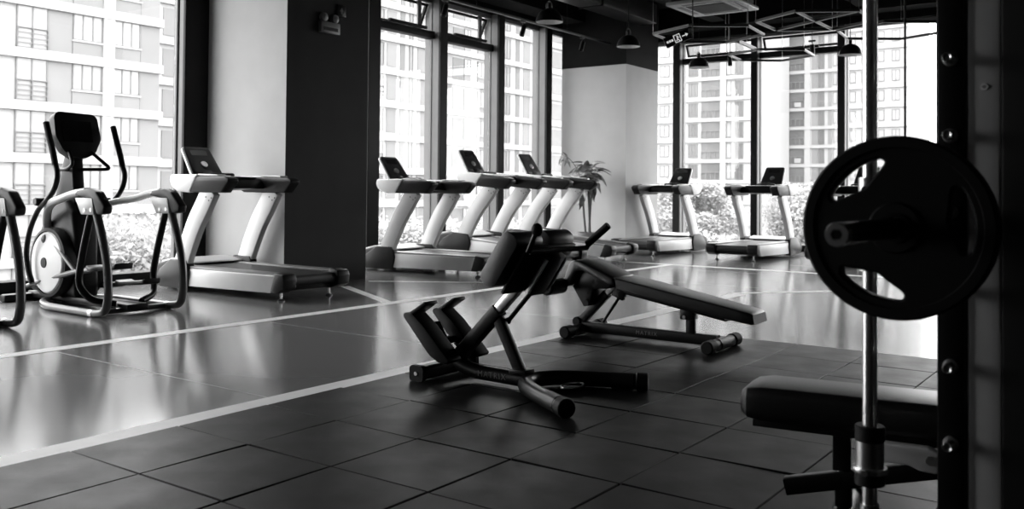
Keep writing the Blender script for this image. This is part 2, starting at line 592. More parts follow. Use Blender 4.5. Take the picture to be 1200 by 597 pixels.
# ------------------------------------------------------------------ treadmill
def make_treadmill(label, loc, rotz, rotx=0.0, lift=False):
    t = thing('treadmill', label, 'treadmill', loc, rotz, 'treadmills along the windows', rotx)
    MB().prism([(.10, .10), (1.75, .055), (1.95, .06), (1.95, .2), (.10, .20)], -.33, .33, 'x', .008).build('deck_frame', 'darkgrey', t)
    b = MB()
    ring = fillet([(0, .015, .25), (0, 1.70, .262), (0, 1.70, .205), (0, .015, .15)], .045, 5, True)
    b.prism([(p.y, p.z) for p in ring], -.265, .265, 'x')
    b.build('running_belt', 'belt', t)
    for s in (-1, 1):
        x0, x1 = sorted((s * .345, s * .425))
        MB().prism([(.17, .085), (1.66, .06), (1.70, .245), (.075, .262), (.06, .245)], x0, x1, 'x', .010).build('side_panel', 'panel', t)
        a0, a1 = sorted((s * .270, s * .420))
        MB().prism([(.12, .245), (1.68, .25), (1.68, .272), (.12, .272)], a0, a1, 'x', .005).build('step_rail', 'steprail', t)
        c0, c1 = sorted((s * .268, s * .43))
        MB().prism([(-.01, .13), (.10, .085), (.19, .085), (.12, .285), (.0, .27), (-.02, .22)], c0, c1, 'x', .014, 3).build('end_cap', 'darkgrey', t)
        f = MB().cyl((s * .31, .16, .02), (s * .31, .16, .14), .011, 10)
        f.lathe([(.0, .0), (.034, .0), (.036, .008), (.018, .022), (.0, .022)], (s * .31, .16, 0), 'z', 16)
        f.build('levelling_foot', 'steel', t)
        # upright: wide flat curved blade
        px = s * .405
        blade = []
        ctr = spline([(px, 1.63, .26), (px, 1.535, .47), (px, 1.40, .72), (px, 1.27, .90), (px, 1.15, 1.08)], 4)
        u = MB().sweep(ctr, rrect(.075, .225, .007, 2), up=(0, -1, 0))
        uo = u.build('upright', 'silver', t)
        rear = [p + V((0, -.100 - .012 * 0, .045)) for p in ctr[1:-2]]
        MB().sweep(rear, rrect(.064, .018, .006, 2), up=(0, -1, .5)).build('edge_trim', 'darkgrey', uo)
        bo = MB()
        for y, z in ((1.10, .99), (1.19, 1.0), (1.14, .965), (1.56, .33), (1.68, .33)):
            bo.cyl((px + s * .036, y, z), (px + s * .041, y, z), .008, 8)
            bo.cyl((px - s * .036, y, z), (px - s * .041, y, z), .008, 8)
        bo.build('bolt', 'darkgrey', uo)
        q0, q1 = sorted((s * .358, s * .452))
        MB().prism([(1.50, .03), (1.98, .03), (2.05, .12), (1.98, .22), (1.79, .335), (1.50, .335), (1.46, .2)], q0, q1, 'x', .014, 3).build('upright_boot', 'darkgrey', t)
        # handrail: dark grip to the rear, pale cover to the front
        h0, h1 = sorted((s * .335, s * .465))
        MB().prism([(.80, 1.185), (.80, 1.155), (.91, 1.045), (1.60, 1.048), (1.72, 1.10), (1.75, 1.16), (1.73, 1.222), (.86, 1.212)], h0, h1, 'x', .022, 3).build('handrail', 'darkgrey', t)
        MB().prism([(1.30, 1.234), (1.44, 1.042), (1.66, 1.058), (1.755, 1.105), (1.79, 1.17), (1.77, 1.234)], *sorted((s * .395, s * .475)), 'x', .020, 3).build('handrail_cover', 'panel', t)
        MB().prism([(.98, 1.214), (1.32, 1.222), (1.32, 1.240), (1.0, 1.232)], h0 + .012, h1 - .012, 'x', .006).build('handrail_top', 'silver', t)
    MB().prism([(1.63, .04), (2.06, .035), (2.16, .075), (2.18, .16), (2.10, .265), (1.9, .315), (1.66, .285)], -.43, .43, 'x', .028, 3).build('motor_hood', 'greyplastic', t)
    MB().prism([(1.62, .283), (1.9, .315), (2.09, .272), (2.07, .30), (1.9, .335), (1.64, .30)], -.36, .36, 'x', .006).build('hood_lid', 'silver', t)
    MB().prism([(1.22, 1.09), (1.66, 1.07), (1.72, 1.14), (1.70, 1.21), (1.30, 1.205)], -.335, .335, 'x', .016, 3).build('crossbar', 'black', t)
    MB().prism([(1.28, 1.202), (1.64, 1.208), (1.64, 1.226), (1.28, 1.216)], -.27, .27, 'x', .006).build('tray', 'darkgrey', t)
    g = MB().tube([(-.16, 1.62, 1.20), (-.16, 1.52, 1.245), (.16, 1.52, 1.245), (.16, 1.62, 1.20)], .014, 10, .05)
    g.build('pulse_grip', 'black', t)
    # console on a neck, leaning forward
    MB().prism([(1.62, 1.19), (1.72, 1.15), (1.93, 1.33), (1.89, 1.38), (1.76, 1.24)], -.07, .07, 'x', .012).build('console_neck', 'darkgrey', t)
    prof = fillet([(-.165, .20, 0), (.165, .20, 0), (.195, -.20, 0), (-.195, -.20, 0)], .035, 4, True)
    tilt = Matrix.Translation(V((0, 1.89, 1.395))) @ Matrix.Rotation(R(52), 4, 'X')
    c = MB().prism([(p.x, p.y) for p in prof], -.05, .0, 'z', .010, 2).rot(tilt).build('console', 'black', t)
    pr2 = fillet([(-.172, .207, 0), (.172, .207, 0), (.202, -.207, 0), (-.202, -.207, 0)], .04, 4, True)
    MB().prism([(p.x, p.y) for p in pr2], -.048, -.018, 'z', .006).rot(tilt).build('bezel', 'silver', c)
    MB().bb(-.105, .105, .075, .15, -.001, .0025).rot(tilt).build('display', 'screen', c)
    MB().bb(-.15, .15, -.16, .17, -.001, .0012, .0).rot(tilt).build('key_panel', 'darkgrey', c)
    MB().lathe([(.0, .0), (.042, .0), (.040, .012), (.026, .014), (.024, .009), (.0, .009)], (0, -.055, .001), 'z', 24).rot(tilt).build('control_knob', 'chrome', c)
    if lift:
        for s in (-1, 1):
            MB().box((s * .25, 1.85, -.02), (.05, .06, .26), (R(-18), 0, 0), .006).build('lift_leg', 'steel', t)
    return t


tA = make_treadmill('silver treadmill standing alone against the pale side of the big column', (6.13, 6.80, 0), 0)
dup(tA, (9.23, 6.80, 0), 0, 'level treadmill just right of the big dark column')
tC = make_treadmill('inclined treadmill with dark console, middle of the three by the left windows', (10.78, 6.78, 0), 0, R(4.6), True)
dup(tC, (12.33, 6.78, 0), 0, 'inclined treadmill nearest to the potted plant', R(4.6))
dup(tA, (13.75, 7.39, 0), R(-90), 'treadmill facing the back windows beside the pale column')
dup(tA, (13.75, 5.62, 0), R(-90), 'treadmill facing the back windows, second from the pale column')
dup(tA, (13.75, 4.02, 0), R(-90), 'treadmill mostly hidden behind the round weight plate')


# ------------------------------------------------------------------ elliptical trainer (local origin at its rear, floor)
def make_elliptical(label, loc):
    t = thing('elliptical_trainer', label, 'elliptical trainer', loc, 0, 'elliptical trainers by the left window')
    for s in (-1, 1):
        x = s * .35
        pts = [(x, .05, .88), (x, -.05, .66), (x, -.13, .42), (x, -.15, .20), (x, -.12, .06), (x, .05, .034), (x, .45, .034), (x, .85, .034), (s * .22, 1.18, .034), (s * .05, 1.32, .034)]
        MB().tube(spline(pts[:4], 5) + fillet(pts[3:], .12, 6)[1:], .034, 14).build('rear_frame_tube', 'tubegrey', t)
        MB().tube([(x, .13, .88), (x, .24, .58), (x, .31, .34), (x, .30, .24), (s * .30, .22, .13), (s * .12, .12, .09)], .030, 14, .07).build('front_frame_tube', 'blackmetal', t)
        j = MB().cyl((x, .06, .034), (x, .11, .034), .037, 14)
        j.build('tube_joint', 'steel', t)
        # bracket, black end grip and handrail
        q0, q1 = sorted((x - .034 * s, x + .034 * s))
        c = MB().prism([(-.12, .87), (-.135, .93), (.0, 1.055), (.12, 1.085), (.30, 1.065), (.35, 1.02), (.20, 1.0), (.06, .98), (-.01, .86)], x - .042, x + .042, 'x', .02, 3).build('end_grip', 'black', t)
        br = MB().prism([(.015, .86), (.215, .86), (.32, 1.0), (.05, 1.0)], x - .046, x + .046, 'x', .006).build('bracket', 'silver', t)
        bo = MB()
        for y, z in ((.06, .90), (.16, .895)):
            bo.cyl((x - .05, y, z), (x + .05, y, z), .017, 12)
        bo.build('bracket_bolt', 'steel', br)
        rl = spline([(x, .20, 1.055), (x, .42, 1.03), (s * .345, .64, .985), (s * .30, .86, .955), (s * .24, 1.06, .90), (s * .17, 1.22, .80), (s * .12, 1.30, .66)], 5)
        MB().sweep(rl, rrect(.075, .062, .024, 3), up=(0, 0, 1)).build('handrail', 'silver', t)
        # disc cover
        d = MB().lathe([(.0, s * .235), (.10, s * .235), (.27, s * .215), (.285, s * .20), (.285, s * .12)], (0, 1.13, .395), 'x', 36)
        do = d.build('disc_cover', 'panel', t)
        MB().lathe([(.286, s * .10), (.315, s * .10), (.325, s * .15), (.318, s * .205), (.29, s * .212)], (0, 1.13, .395), 'x', 36).build('disc_rim', 'greyplastic', do)
        MB().lathe([(.0, s * .245), (.046, s * .243), (.052, s * .23)], (0, 1.13, .395), 'x', 20).build('hub_cap', 'greyplastic', do)
        # moving arm with padded grip
        sx = s * .32
        arm = spline([(sx, .80, 1.30), (sx, .755, 1.20), (sx, .80, 1.08), (sx, .93, .97), (s * .31, 1.10, .88), (s * .30, 1.26, .70), (s * .29, 1.34, .50), (s * .28, 1.33, .34), (s * .27, 1.27, .20)], 5)
        ao = MB().tube(arm, .024, 12).build('moving_arm', 'blackmetal', t)
        MB().tube(spline([(sx, .97, 1.67), (sx, .90, 1.52), (sx, .84, 1.40), (sx, .795, 1.285)], 4), .027, 12).build('grip', 'rubber', ao)
        MB().cyl((s * .20, 1.07, .955), (s * .36, 1.07, .955), .038, 16, bev=.008).build('arm_pivot', 'black', ao)
        # crank link and pedal
        lift = .0 if s < 0 else -.17
        ph = .0 if s < 0 else .22
        px = s * .20
        lk = MB().tube([(px, 1.17, .61 if s < 0 else .25), (px, 1.01, .57 if s < 0 else .24), (px, .64 + ph, .34 + lift)], .022, 12, .06)
        lk.ball((px, 1.17, .61 if s < 0 else .25), .05, .8, 1, 1)
        lk.build('crank_link', 'tubegrey', t)
        MB().tube([(px, 1.50, .15), (px, 1.16, .235 + lift * .4), (px, .64 + ph, .34 + lift), (px, .34 + ph, .375 + lift)], .026, 12, .1).build('pedal_arm', 'tubegrey', t)
        pd = MB().prism([(-.12 + ph, .405 + lift), (.28 + ph, .365 + lift), (.33 + ph, .385 + lift), (.33 + ph, .42 + lift), (.27 + ph, .405 + lift), (-.09 + ph, .44 + lift), (-.13 + ph, .46 + lift)], px - .085, px + .085, 'x', .012, 2)
        pd.build('pedal', 'black', t)
    # body shroud, mast, console
    MB().prism([(.80, .08), (.82, .62), (.88, .86), (1.02, .98), (1.22, .96), (1.40, .80), (1.56, .50), (1.62, .10)], -.115, .115, 'x', .035, 3).build('body_shroud', 'black', t)
    MB().prism([(.95, .93), (1.24, .88), (1.34, .93), (1.14, 1.42), (1.02, 1.42)], -.055, .055, 'x', .018, 3).build('mast', 'darkgrey', t)
    MB().prism([(1.29, .93), (1.33, .93), (1.16, 1.36), (1.14, 1.36)], -.04, .04, 'x', .01).build('mast_trim', 'silver', t)
    prof = fillet([(-.205, 1.74, 0), (-.17, 1.785, 0), (.175, 1.775, 0), (.21, 1.74, 0), (.225, 1.53, 0), (.15, 1.385, 0), (.05, 1.345, 0), (-.05, 1.345, 0), (-.15, 1.41, 0), (-.21, 1.55, 0)], .028, 4, True)
    tl = Matrix.Translation(V((0, 1.06, 1.56))) @ Matrix.Rotation(R(-14), 4, 'X') @ Matrix.Translation(V((0, 0, -1.56)))
    c = MB().prism([(p.x, p.y) for p in prof], -.045, .045, 'y', .02, 3).rot(tl).build('console', 'black', t)
    MB().bb(-.14, .14, -.048, -.044, 1.50, 1.70).rot(tl).build('screen', 'screen', c)
    hb = MB()
    hb.tube([(-.10, .98, 1.42), (-.10, .90, 1.30), (-.10, 1.02, 1.25), (-.10, 1.12, 1.25)], .017, 10, .05)
    hb.tube([(.12, .99, 1.42), (.22, .82, 1.26), (.0, 1.05, 1.255), (-.10, 1.10, 1.25)], .017, 10, .05)
    hb.build('fixed_handlebar', 'blackmetal', t)
    MB().bb(-.10, .10, -.02, 1.70, .03, .09, .012).build('floor_beam', 'black', t)
    MB().bb(-.36, .36, 1.60, 1.70, .0, .075, .02).build('front_foot', 'black', t)
    MB().bb(-.33, .33, .06, .12, .012, .056, .01).build('rear_crossbar', 'tubegrey', t)
    return t


eA = make_elliptical('elliptical trainer with black console and pale disc cover, wholly in view', (4.45, 7.20, 0))
dup(eA, (3.05, 7.20, 0), 0, 'elliptical trainer cut off by the left picture edge')


# ------------------------------------------------------------------ back extension bench
def back_extension():
    ox, oy = 4.04, 2.85
    t = thing('back_extension_bench', 'black back extension bench with two foot plates and angled hip pads', 'gym bench', (ox, oy, MATZ))
    L = lambda x, y, z: (x, y - oy, z)
    ft = MB().sweep([L(-.19, 3.42, .045), L(.27, 3.42, .045)], rrect(.085, .075, .022, 3), up=(0, 0, 1)).build('rear_foot', 'blackmetal', t)
    for x0, x1 in ((-.215, -.185), (.265, .295)):
        MB().sweep([L(x0, 3.42, .046), L(x1, 3.42, .046)], rrect(.10, .09, .022, 3), up=(0, 0, 1)).build('foot_cap', 'rubber', ft)
    MB().cyl(L(-.221, 3.42, .046), L(-.213, 3.42, .046), .011, 10).build('bolt', 'steel', ft)
    MB().tube([L(0, 3.47, .155), L(0, 3.34, .115), L(0, 3.20, .058), L(0, 2.78, .052)], .041, 16, .14, 6).build('main_tube', 'blackmetal', t)
    tx = link('lettering', text_mesh('MATRIX', .046, .0006, 'print', 1.25), t)
    tx.matrix_local = Matrix.Translation(V(L(-.0415, 3.02, .058))) @ Matrix(((0, 0, -1), (-1, 0, 0), (0, 1, 0))).to_4x4()
    # horseshoe front foot
    hs = [L(-.375, 2.33, .046), L(-.20, 2.62, .046), L(-.06, 2.775, .048), L(.10, 2.79, .048), L(.24, 2.66, .046), L(.385, 2.31, .046)]
    MB().tube(spline(hs, 6), .043, 16).build('front_foot', 'blackmetal', t)
    for a, b in ((hs[0], hs[1]), (hs[5], hs[4])):
        a, b = V(a), V(b)
        d = (b - a).normalized()
        MB().cyl(a - d * .03, a + d * .035, .049, 16, bev=.006).build('foot_cap', 'rubber', t)
        MB().cyl(a + d * .05, a + d * .17, .0455, 16).build('foot_sleeve', 'darkgrey', t)
    ringp_ = [L(.13 + .085 * math.cos(2 * math.pi * k / 24), 2.60 + .05 * math.sin(2 * math.pi * k / 24), .03) for k in range(24)]
    MB().tube(ringp_, .006, 8, closed=True).build('transport_ring', 'steel', t)
    # support struts and telescopic post
    MB().sweep([L(0, 3.33, .085), L(0, 3.0, .418)], rrect(.075, .075, .01, 2), up=(1, 0, 0)).build('post_sleeve', 'blackmetal', t)
    MB().sweep([L(0, 3.02, .40), L(0, 2.76, .665)], rrect(.055, .055, .006, 2), up=(1, 0, 0)).build('post_slide', 'chrome', t)
    MB().sweep([L(0, 3.015, .39), L(0, 2.845, .08)], rrect(.06, .05, .008, 2), up=(1, 0, 0)).build('strut', 'blackmetal', t)
    MB().bb(-.045, .045, 2.79 - oy, 2.90 - oy, .085, .11, .004).build('strut_foot', 'blackmetal', t)
    rod = MB().cyl(L(.055, 2.97, .36), L(.055, 2.79, .56), .013, 10)
    rod.ball(L(.055, 2.98, .352), .02)
    rod.build('release_rod', 'darkgrey', t)
    # foot plates
    for x in (-.125, .13):
        q = MB().prism([(3.285 - oy, .115), (3.355 - oy, .15), (3.555 - oy, .352), (3.548 - oy, .375), (3.485 - oy, .375), (3.40 - oy, .315), (3.205 - oy, .135), (3.22 - oy, .115)], x - .062, x + .062, 'x', .012, 2).build('foot_plate', 'rubber', t)
        MB().prism([(3.555 - oy, .352), (3.395 - oy, .448), (3.385 - oy, .432), (3.535 - oy, .335)], x - .055, x + .055, 'x', .005).build('heel_lip', 'blackmetal', q)
    MB().sweep([L(0, 3.33, .09), L(0, 3.47, .30)], rrect(.05, .05, .006, 2), up=(1, 0, 0)).build('plate_stem', 'blackmetal', t)
    MB().sweep([L(-.16, 3.38, .21), L(.17, 3.38, .21)], rrect(.04, .04, .006, 2), up=(0, 0, 1)).build('plate_bar', 'blackmetal', t)
    # hip pads: two thick cushions at about 56 degrees
    ang = math.atan2(.235, -.155)
    for x0, x1 in ((-.275, -.035), (.035, .275)):
        st = fillet([(-.16, -.055, 0), (.16, -.055, 0), (.16, .055, 0), (-.16, .055, 0)], .055, 7, True)
        prof = []
        for p in st:
            y = 2.835 - oy - .03 + p.x * math.cos(ang) + p.y * math.sin(ang)
            z = .720 + p.x * math.sin(ang) - p.y * math.cos(ang)
            prof.append((y, z))
        MB().prism(prof, x0, x1, 'x', .018, 3).build('hip_pad', 'leather', t)
    MB().box(L(0, 2.735, .665), (.46, .30, .022), (ang - math.pi, 0, 0) if False else (-(math.pi - ang), 0, 0), .006).build('pad_plate', 'blackmetal', t)
    MB().box(L(0, 2.70, .640), (.14, .26, .06), (-(math.pi - ang), 0, 0), .01).build('pad_carriage', 'blackmetal', t)
    for x in (-.09, .09):
        MB().box(L(x, 2.69, .63), (.012, .22, .03), (-(math.pi - ang), 0, 0), .003).build('carriage_rib', 'steel', t)
    MB().tube([L(-.25, 2.625, .768), L(.27, 2.60, .766)], .014, 10).build('handle_bar', 'blackmetal', t)
    hn = MB().cyl(L(-.25, 2.635, .765), L(-.255, 2.582, .872), .014, 10)
    ho = hn.build('handle', 'blackmetal', t)
    MB().ball(L(-.256, 2.577, .882), .030, 1, 1, 1.15).build('handle_knob', 'rubber', ho)
    h2 = MB().cyl(L(.27, 2.605, .762), L(.27, 2.57, .815), .014, 10).build('handle', 'blackmetal', t)
    MB().cyl(L(.27, 2.60, .785), L(.29, 2.475, .895), .021, 14, bev=.004).build('handle_grip', 'rubber', h2)
    return t


back_extension()


# ------------------------------------------------------------------ decline bench
def decline_bench():
    ox, oy = 5.87, 3.0
    t = thing('decline_bench', 'black decline sit-up bench with long sloping pad and foam leg roller', 'gym bench', (ox, oy, MATZ))
    L = lambda x, y, z: (x, y - oy, z)
    for y, xs, nm in ((3.57, (-.27, .30), 'front_foot'), (2.47, (-.24, .28), 'rear_foot')):
        f = MB().tube([L(xs[0] + .02, y, .045), L(xs[1] - .02, y, .045)], .040, 16).build(nm, 'blackmetal', t)
        for x0, x1 in ((xs[0], xs[0] + .10), (xs[1] - .10, xs[1])):
            MB().cyl(L(x0, y, .046), L(x1, y, .046), .046, 18, bev=.008).build('foot_cap', 'rubber', f)
        MB().cyl(L(xs[0] + .17, y, .046), L(xs[0] + .24, y, .046), .0435, 16).build('foot_sleeve', 'darkgrey', f)
    MB().sweep([L(0, 3.56, .062), L(0, 2.49, .062)], rrect(.07, .075, .012, 2), up=(0, 0, 1)).build('main_beam', 'blackmetal', t)
    tx = link('lettering', text_mesh('MATRIX', .04, .0006, 'print', 1.25), t)
    tx.matrix_local = Matrix.Translation(V(L(-.0362, 3.02, .065))) @ Matrix(((0, 0, -1), (-1, 0, 0), (0, 1, 0))).to_4x4()
    MB().sweep([L(0, 3.585, .10), L(0, 3.36, .325)], rrect(.06, .06, .008, 2), up=(1, 0, 0)).build('front_post', 'blackmetal', t)
    MB().sweep([L(0, 3.37, .315), L(0, 3.30, .385)], rrect(.05, .05, .006, 2), up=(1, 0, 0)).build('post_slide', 'steel', t)
    MB().lathe([(.0, -.05), (.03, -.05), (.034, -.04), (.034, .04), (.03, .05), (.0, .05)], L(0, 3.605, .10), 'x', 18).build('post_wheel', 'rubber', t)
    MB().cyl(L(.04, 3.42, .10), L(.04, 3.235, .365), .011, 10).build('strut', 'blackmetal', t)
    # seat cushion with drooping nose
    seat = [(3.215, .400), (3.225, .462), (3.50, .566), (3.555, .572), (3.60, .545), (3.655, .395), (3.645, .365), (3.60, .372), (3.54, .485), (3.50, .50), (3.27, .410)]
    MB().prism([(y - oy, z) for y, z in seat], -.165, .165, 'x', .018, 3).build('seat_pad', 'leather', t)
    MB().prism([(y - oy, z) for y, z in ((3.26, .405), (3.50, .495), (3.57, .40), (3.60, .37), (3.50, .225), (3.45, .235), (3.42, .36), (3.30, .37))], -.11, .11, 'x', .006).build('seat_bracket', 'blackmetal', t)
    MB().cyl(L(-.12, 3.475, .255), L(.12, 3.475, .255), .022, 12).build('roller_pivot', 'darkgrey', t)
    MB().cyl(L(-.36, 3.655, .375), L(.36, 3.655, .375), .013, 10).build('roller_bar', 'steel', t)
    for x0, x1 in ((-.38, -.155), (.155, .38)):
        MB().cyl(L(x0, 3.66, .375), L(x1, 3.66, .375), .058, 20, bev=.012).build('foam_roller', 'rubber', t)
    # long back pad, tapering
    def ringp(y, z, w, th, sl):
        return [(x, y - oy + a * sl, z + a) for x, a in rrect(w, th, min(.011, th * .45), 3)]
    rings = [ringp(3.205, .415, .315, .075, .17), ringp(3.20, .416, .335, .085, .17), ringp(2.75, .339, .315, .085, .17), ringp(2.30, .262, .275, .082, .17), ringp(2.215, .248, .262, .078, .17), ringp(2.195, .244, .235, .062, .17)]
    MB().loft(rings).build('back_pad', 'leather', t)
    MB().loft([ringp(3.19, .358, .11, .05, .17), ringp(2.42, .226, .11, .045, .17)]).build('pad_beam', 'blackmetal', t)
    MB().sweep([L(0, 2.69, .07), L(0, 2.69, .27)], rrect(.06, .06, .008, 2), up=(0, 1, 0)).build('rear_post', 'blackmetal', t)
    MB().bb(-.05, .05, 2.655 - oy, 2.755 - oy, .19, .28, .008).build('rear_bracket', 'blackmetal', t)
    MB().cyl(L(-.056, 2.72, .21), L(.056, 2.72, .21), .012, 10).build('bracket_bolt', 'steel', t)
    MB().sweep([L(0, 3.27, .30), L(0, 3.23, .40)], rrect(.10, .05, .006, 2), up=(1, 0, 0)).build('hinge', 'blackmetal', t)
    return t


decline_bench()


# ------------------------------------------------------------------ adjustable bench inside the smith machine
def flat_bench():
    t = thing('adjustable_bench', 'black padded weight bench behind the chrome guide rod', 'gym bench', (2.955, 1.14, MATZ), R(9))
    # local: y from 0 (front edge) to negative along the bench
    def ringp(y, w, z0, z1, r=.03):
        return [(x, y, (z0 + z1) / 2 + a) for x, a in rrect(w, z1 - z0, min(r, (z1 - z0) * .49), 4)]
    MB().loft([ringp(.012, .16, .375, .412), ringp(.006, .21, .357, .430), ringp(-.015, .255, .346, .443), ringp(-.06, .275, .342, .450), ringp(-1.10, .275, .342, .450), ringp(-1.15, .24, .35, .44)]).build('bench_pad', 'leather', t)
    MB().bb(-.10, .10, -1.08, -.03, .318, .343, .004).build('pad_board', 'blackmetal', t)
    MB().sweep([(0, -.295, .19), (0, -.295, .325)], rrect(.045, .055, .006, 2), up=(0, 1, 0)).build('front_post', 'blackmetal', t)
    MB().sweep([(0, -.12, .112), (0, -.66, .255), (0, -1.06, .10)], rrect(.055, .055, .008, 2), up=(1, 0, 0)).build('main_beam', 'blackmetal', t)
    MB().prism([(-.385, .318), (-.40, .333), (-.555, .333), (-.60, .315), (-.61, .285), (-.575, .258), (-.53, .262), (-.50, .275), (-.39, .272)], -.165, -.125, 'x', .008, 3).build('seat_bracket', 'upright2', t)
    MB().cyl((-.172, -.56, .298), (.10, -.56, .298), .014, 12).build('bracket_pin', 'steel', t)
    f = MB().tube([(-.20, -.30, .045), (.20, -.30, .045)], .04, 16).build('front_foot', 'blackmetal', t)
    for x0, x1 in ((-.235, -.185), (.185, .235)):
        MB().cyl((x0, -.30, .046), (x1, -.30, .046), .046, 16, bev=.006).build('foot_cap', 'rubber', f)
    MB().sweep([(0, -.30, .05), (0, -.30, .16)], rrect(.05, .05, .006, 2), up=(1, 0, 0)).build('foot_stem', 'blackmetal', t)
    g = MB().tube([(-.26, -1.06, .045), (.26, -1.06, .045)], .04, 16).build('rear_foot', 'blackmetal', t)
    for x0, x1 in ((-.295, -.245), (.245, .295)):
        MB().cyl((x0, -1.06, .046), (x1, -1.06, .046), .046, 16, bev=.006).build('foot_cap', 'rubber', g)
    MB().sweep([(0, -.95, .13), (0, -.95, .325)], rrect(.045, .055, .006, 2), up=(0, 1, 0)).build('rear_post', 'blackmetal', t)
    return t


flat_bench()


# ------------------------------------------------------------------ smith machine
def smith():
    ox, oy = 2.43, .42
    t = thing('smith_machine', 'tall smith machine with chrome guide rod and black peg upright at right', 'gym machine', (ox, oy, MATZ))
    for k, dx in enumerate((0.0, 1.62)):
        MB().cyl((dx, .198, .10), (dx, .198, 2.55), .0182, 24).build('guide_rod', 'chrome', t)
        MB().cyl((dx, .198, .06), (dx, .198, .285), .0235, 20).build('rod_socket', 'steel', t)
        bufo = MB().cyl((dx, .198, .372), (dx, .198, .445), .0345, 24).build('spring_collar', 'steel', t)
        MB().cyl((dx, .198, .445), (dx, .198, .485), .0365, 24, bev=.003).build('rubber_stop', 'rubber', bufo)
        MB().lathe([(.030, .366), (.042, .366), (.044, .373), (.042, .380), (.030, .380)], (dx, .198, 0), 'z', 24).build('collar_ring', 'steel', bufo)
        MB().cyl((dx, .198, .335), (dx, .198, .366), .037, 24).build('lower_stop', 'rubber', bufo)
        MB().cyl((dx - .043, .198, .373), (dx - .052, .198, .373), .008, 10).build('set_screw', 'steel', bufo)
        up = MB().bb(dx - .02, dx + .09, -.0270, .036, 0, 2.6, .006).build('peg_upright', 'blackmetal', t)
        z = .29
        while z < 2.4:
            pg = MB().lathe([(.0, -.040), (.006, -.040), (.0065, -.050), (.010, -.052), (.0115, -.048), (.0115, -.012), (.0175, -.010), (.0175, 0), (.0, 0)], (dx - .02, .004, z), 'x', 18)
            pg.build('peg', 'steel', up)
            z += .1863
        MB().bb(dx - .008, dx + .12, -.103, -.0275, 0, 2.6, .005).build('frame_upright', 'upright2', t)
        MB().lathe([(.004, -.003), (.008, -.003), (.009, 0)], (dx - .008, -.068, 1.338), 'x', 16).build('frame_bolt', 'white', t)
        MB().bb(dx - .02, dx + .10, -.62, -.104, .0, 2.6, .008).build('side_cover', 'black', t)
        MB().bb(dx - .03, dx + .10, -.75, .27, 0, .06, .008).build('base_beam', 'blackmetal', t)
        MB().bb(dx - .03, dx + .09, -.62, .24, 2.55, 2.63, .008).build('top_beam', 'blackmetal', t)
        ca = MB().bb(dx - .035, dx + .035, .045, .215, .90, 1.10, .012).build('bar_carriage', 'blackmetal', t)
        MB().cyl((dx, .198, .88), (dx, .198, 1.12), .028, 20).build('carriage_bush', 'steel', ca)
    MB().bb(.05, 1.65, -.62, -.54, 2.55, 2.63, .008).build('top_rail', 'blackmetal', t)
    MB().bb(.05, 1.65, -.74, -.66, 0, .06, .008).build('base_rail', 'blackmetal', t)
    MB().cyl((.47, .216, 1.0), (.47, .216, 2.6), .0035, 6).build('counterweight_cable', 'black', t)
    MB().bb(.0, .9, .19, .24, 2.60, 2.66, .006).build('cable_arm', 'blackmetal', t)
    # the bar, along X, with plate sleeves
    b = MB().cyl((-.22, .085, 1.0), (1.84, .085, 1.0), .0155, 20).build('lifting_bar', 'steel', t)
    MB().cyl((-.672, .085, 1.0), (-.03, .085, 1.0), .0225, 24).build('bar_sleeve', 'blackmetal', b)
    MB().lathe([(.0, -.678), (.0105, -.678), (.011, -.685), (.0215, -.685), (.0235, -.678), (.0235, -.66), (.0, -.66)], (0, .085, 1.0), 'x', 28).build('sleeve_end', 'steel', b)
    MB().lathe([(.0, -.683), (.010, -.683), (.010, -.678), (.0, -.678)], (0, .085, 1.0), 'x', 6).build('end_bolt', 'black', b)
    MB().lathe([(.0, -.15), (.05, -.15), (.055, -.145), (.055, -.125), (.0, -.125)], (0, .085, 1.0), 'x', 28).build('sleeve_flange', 'steel', b)
    return t


smith()


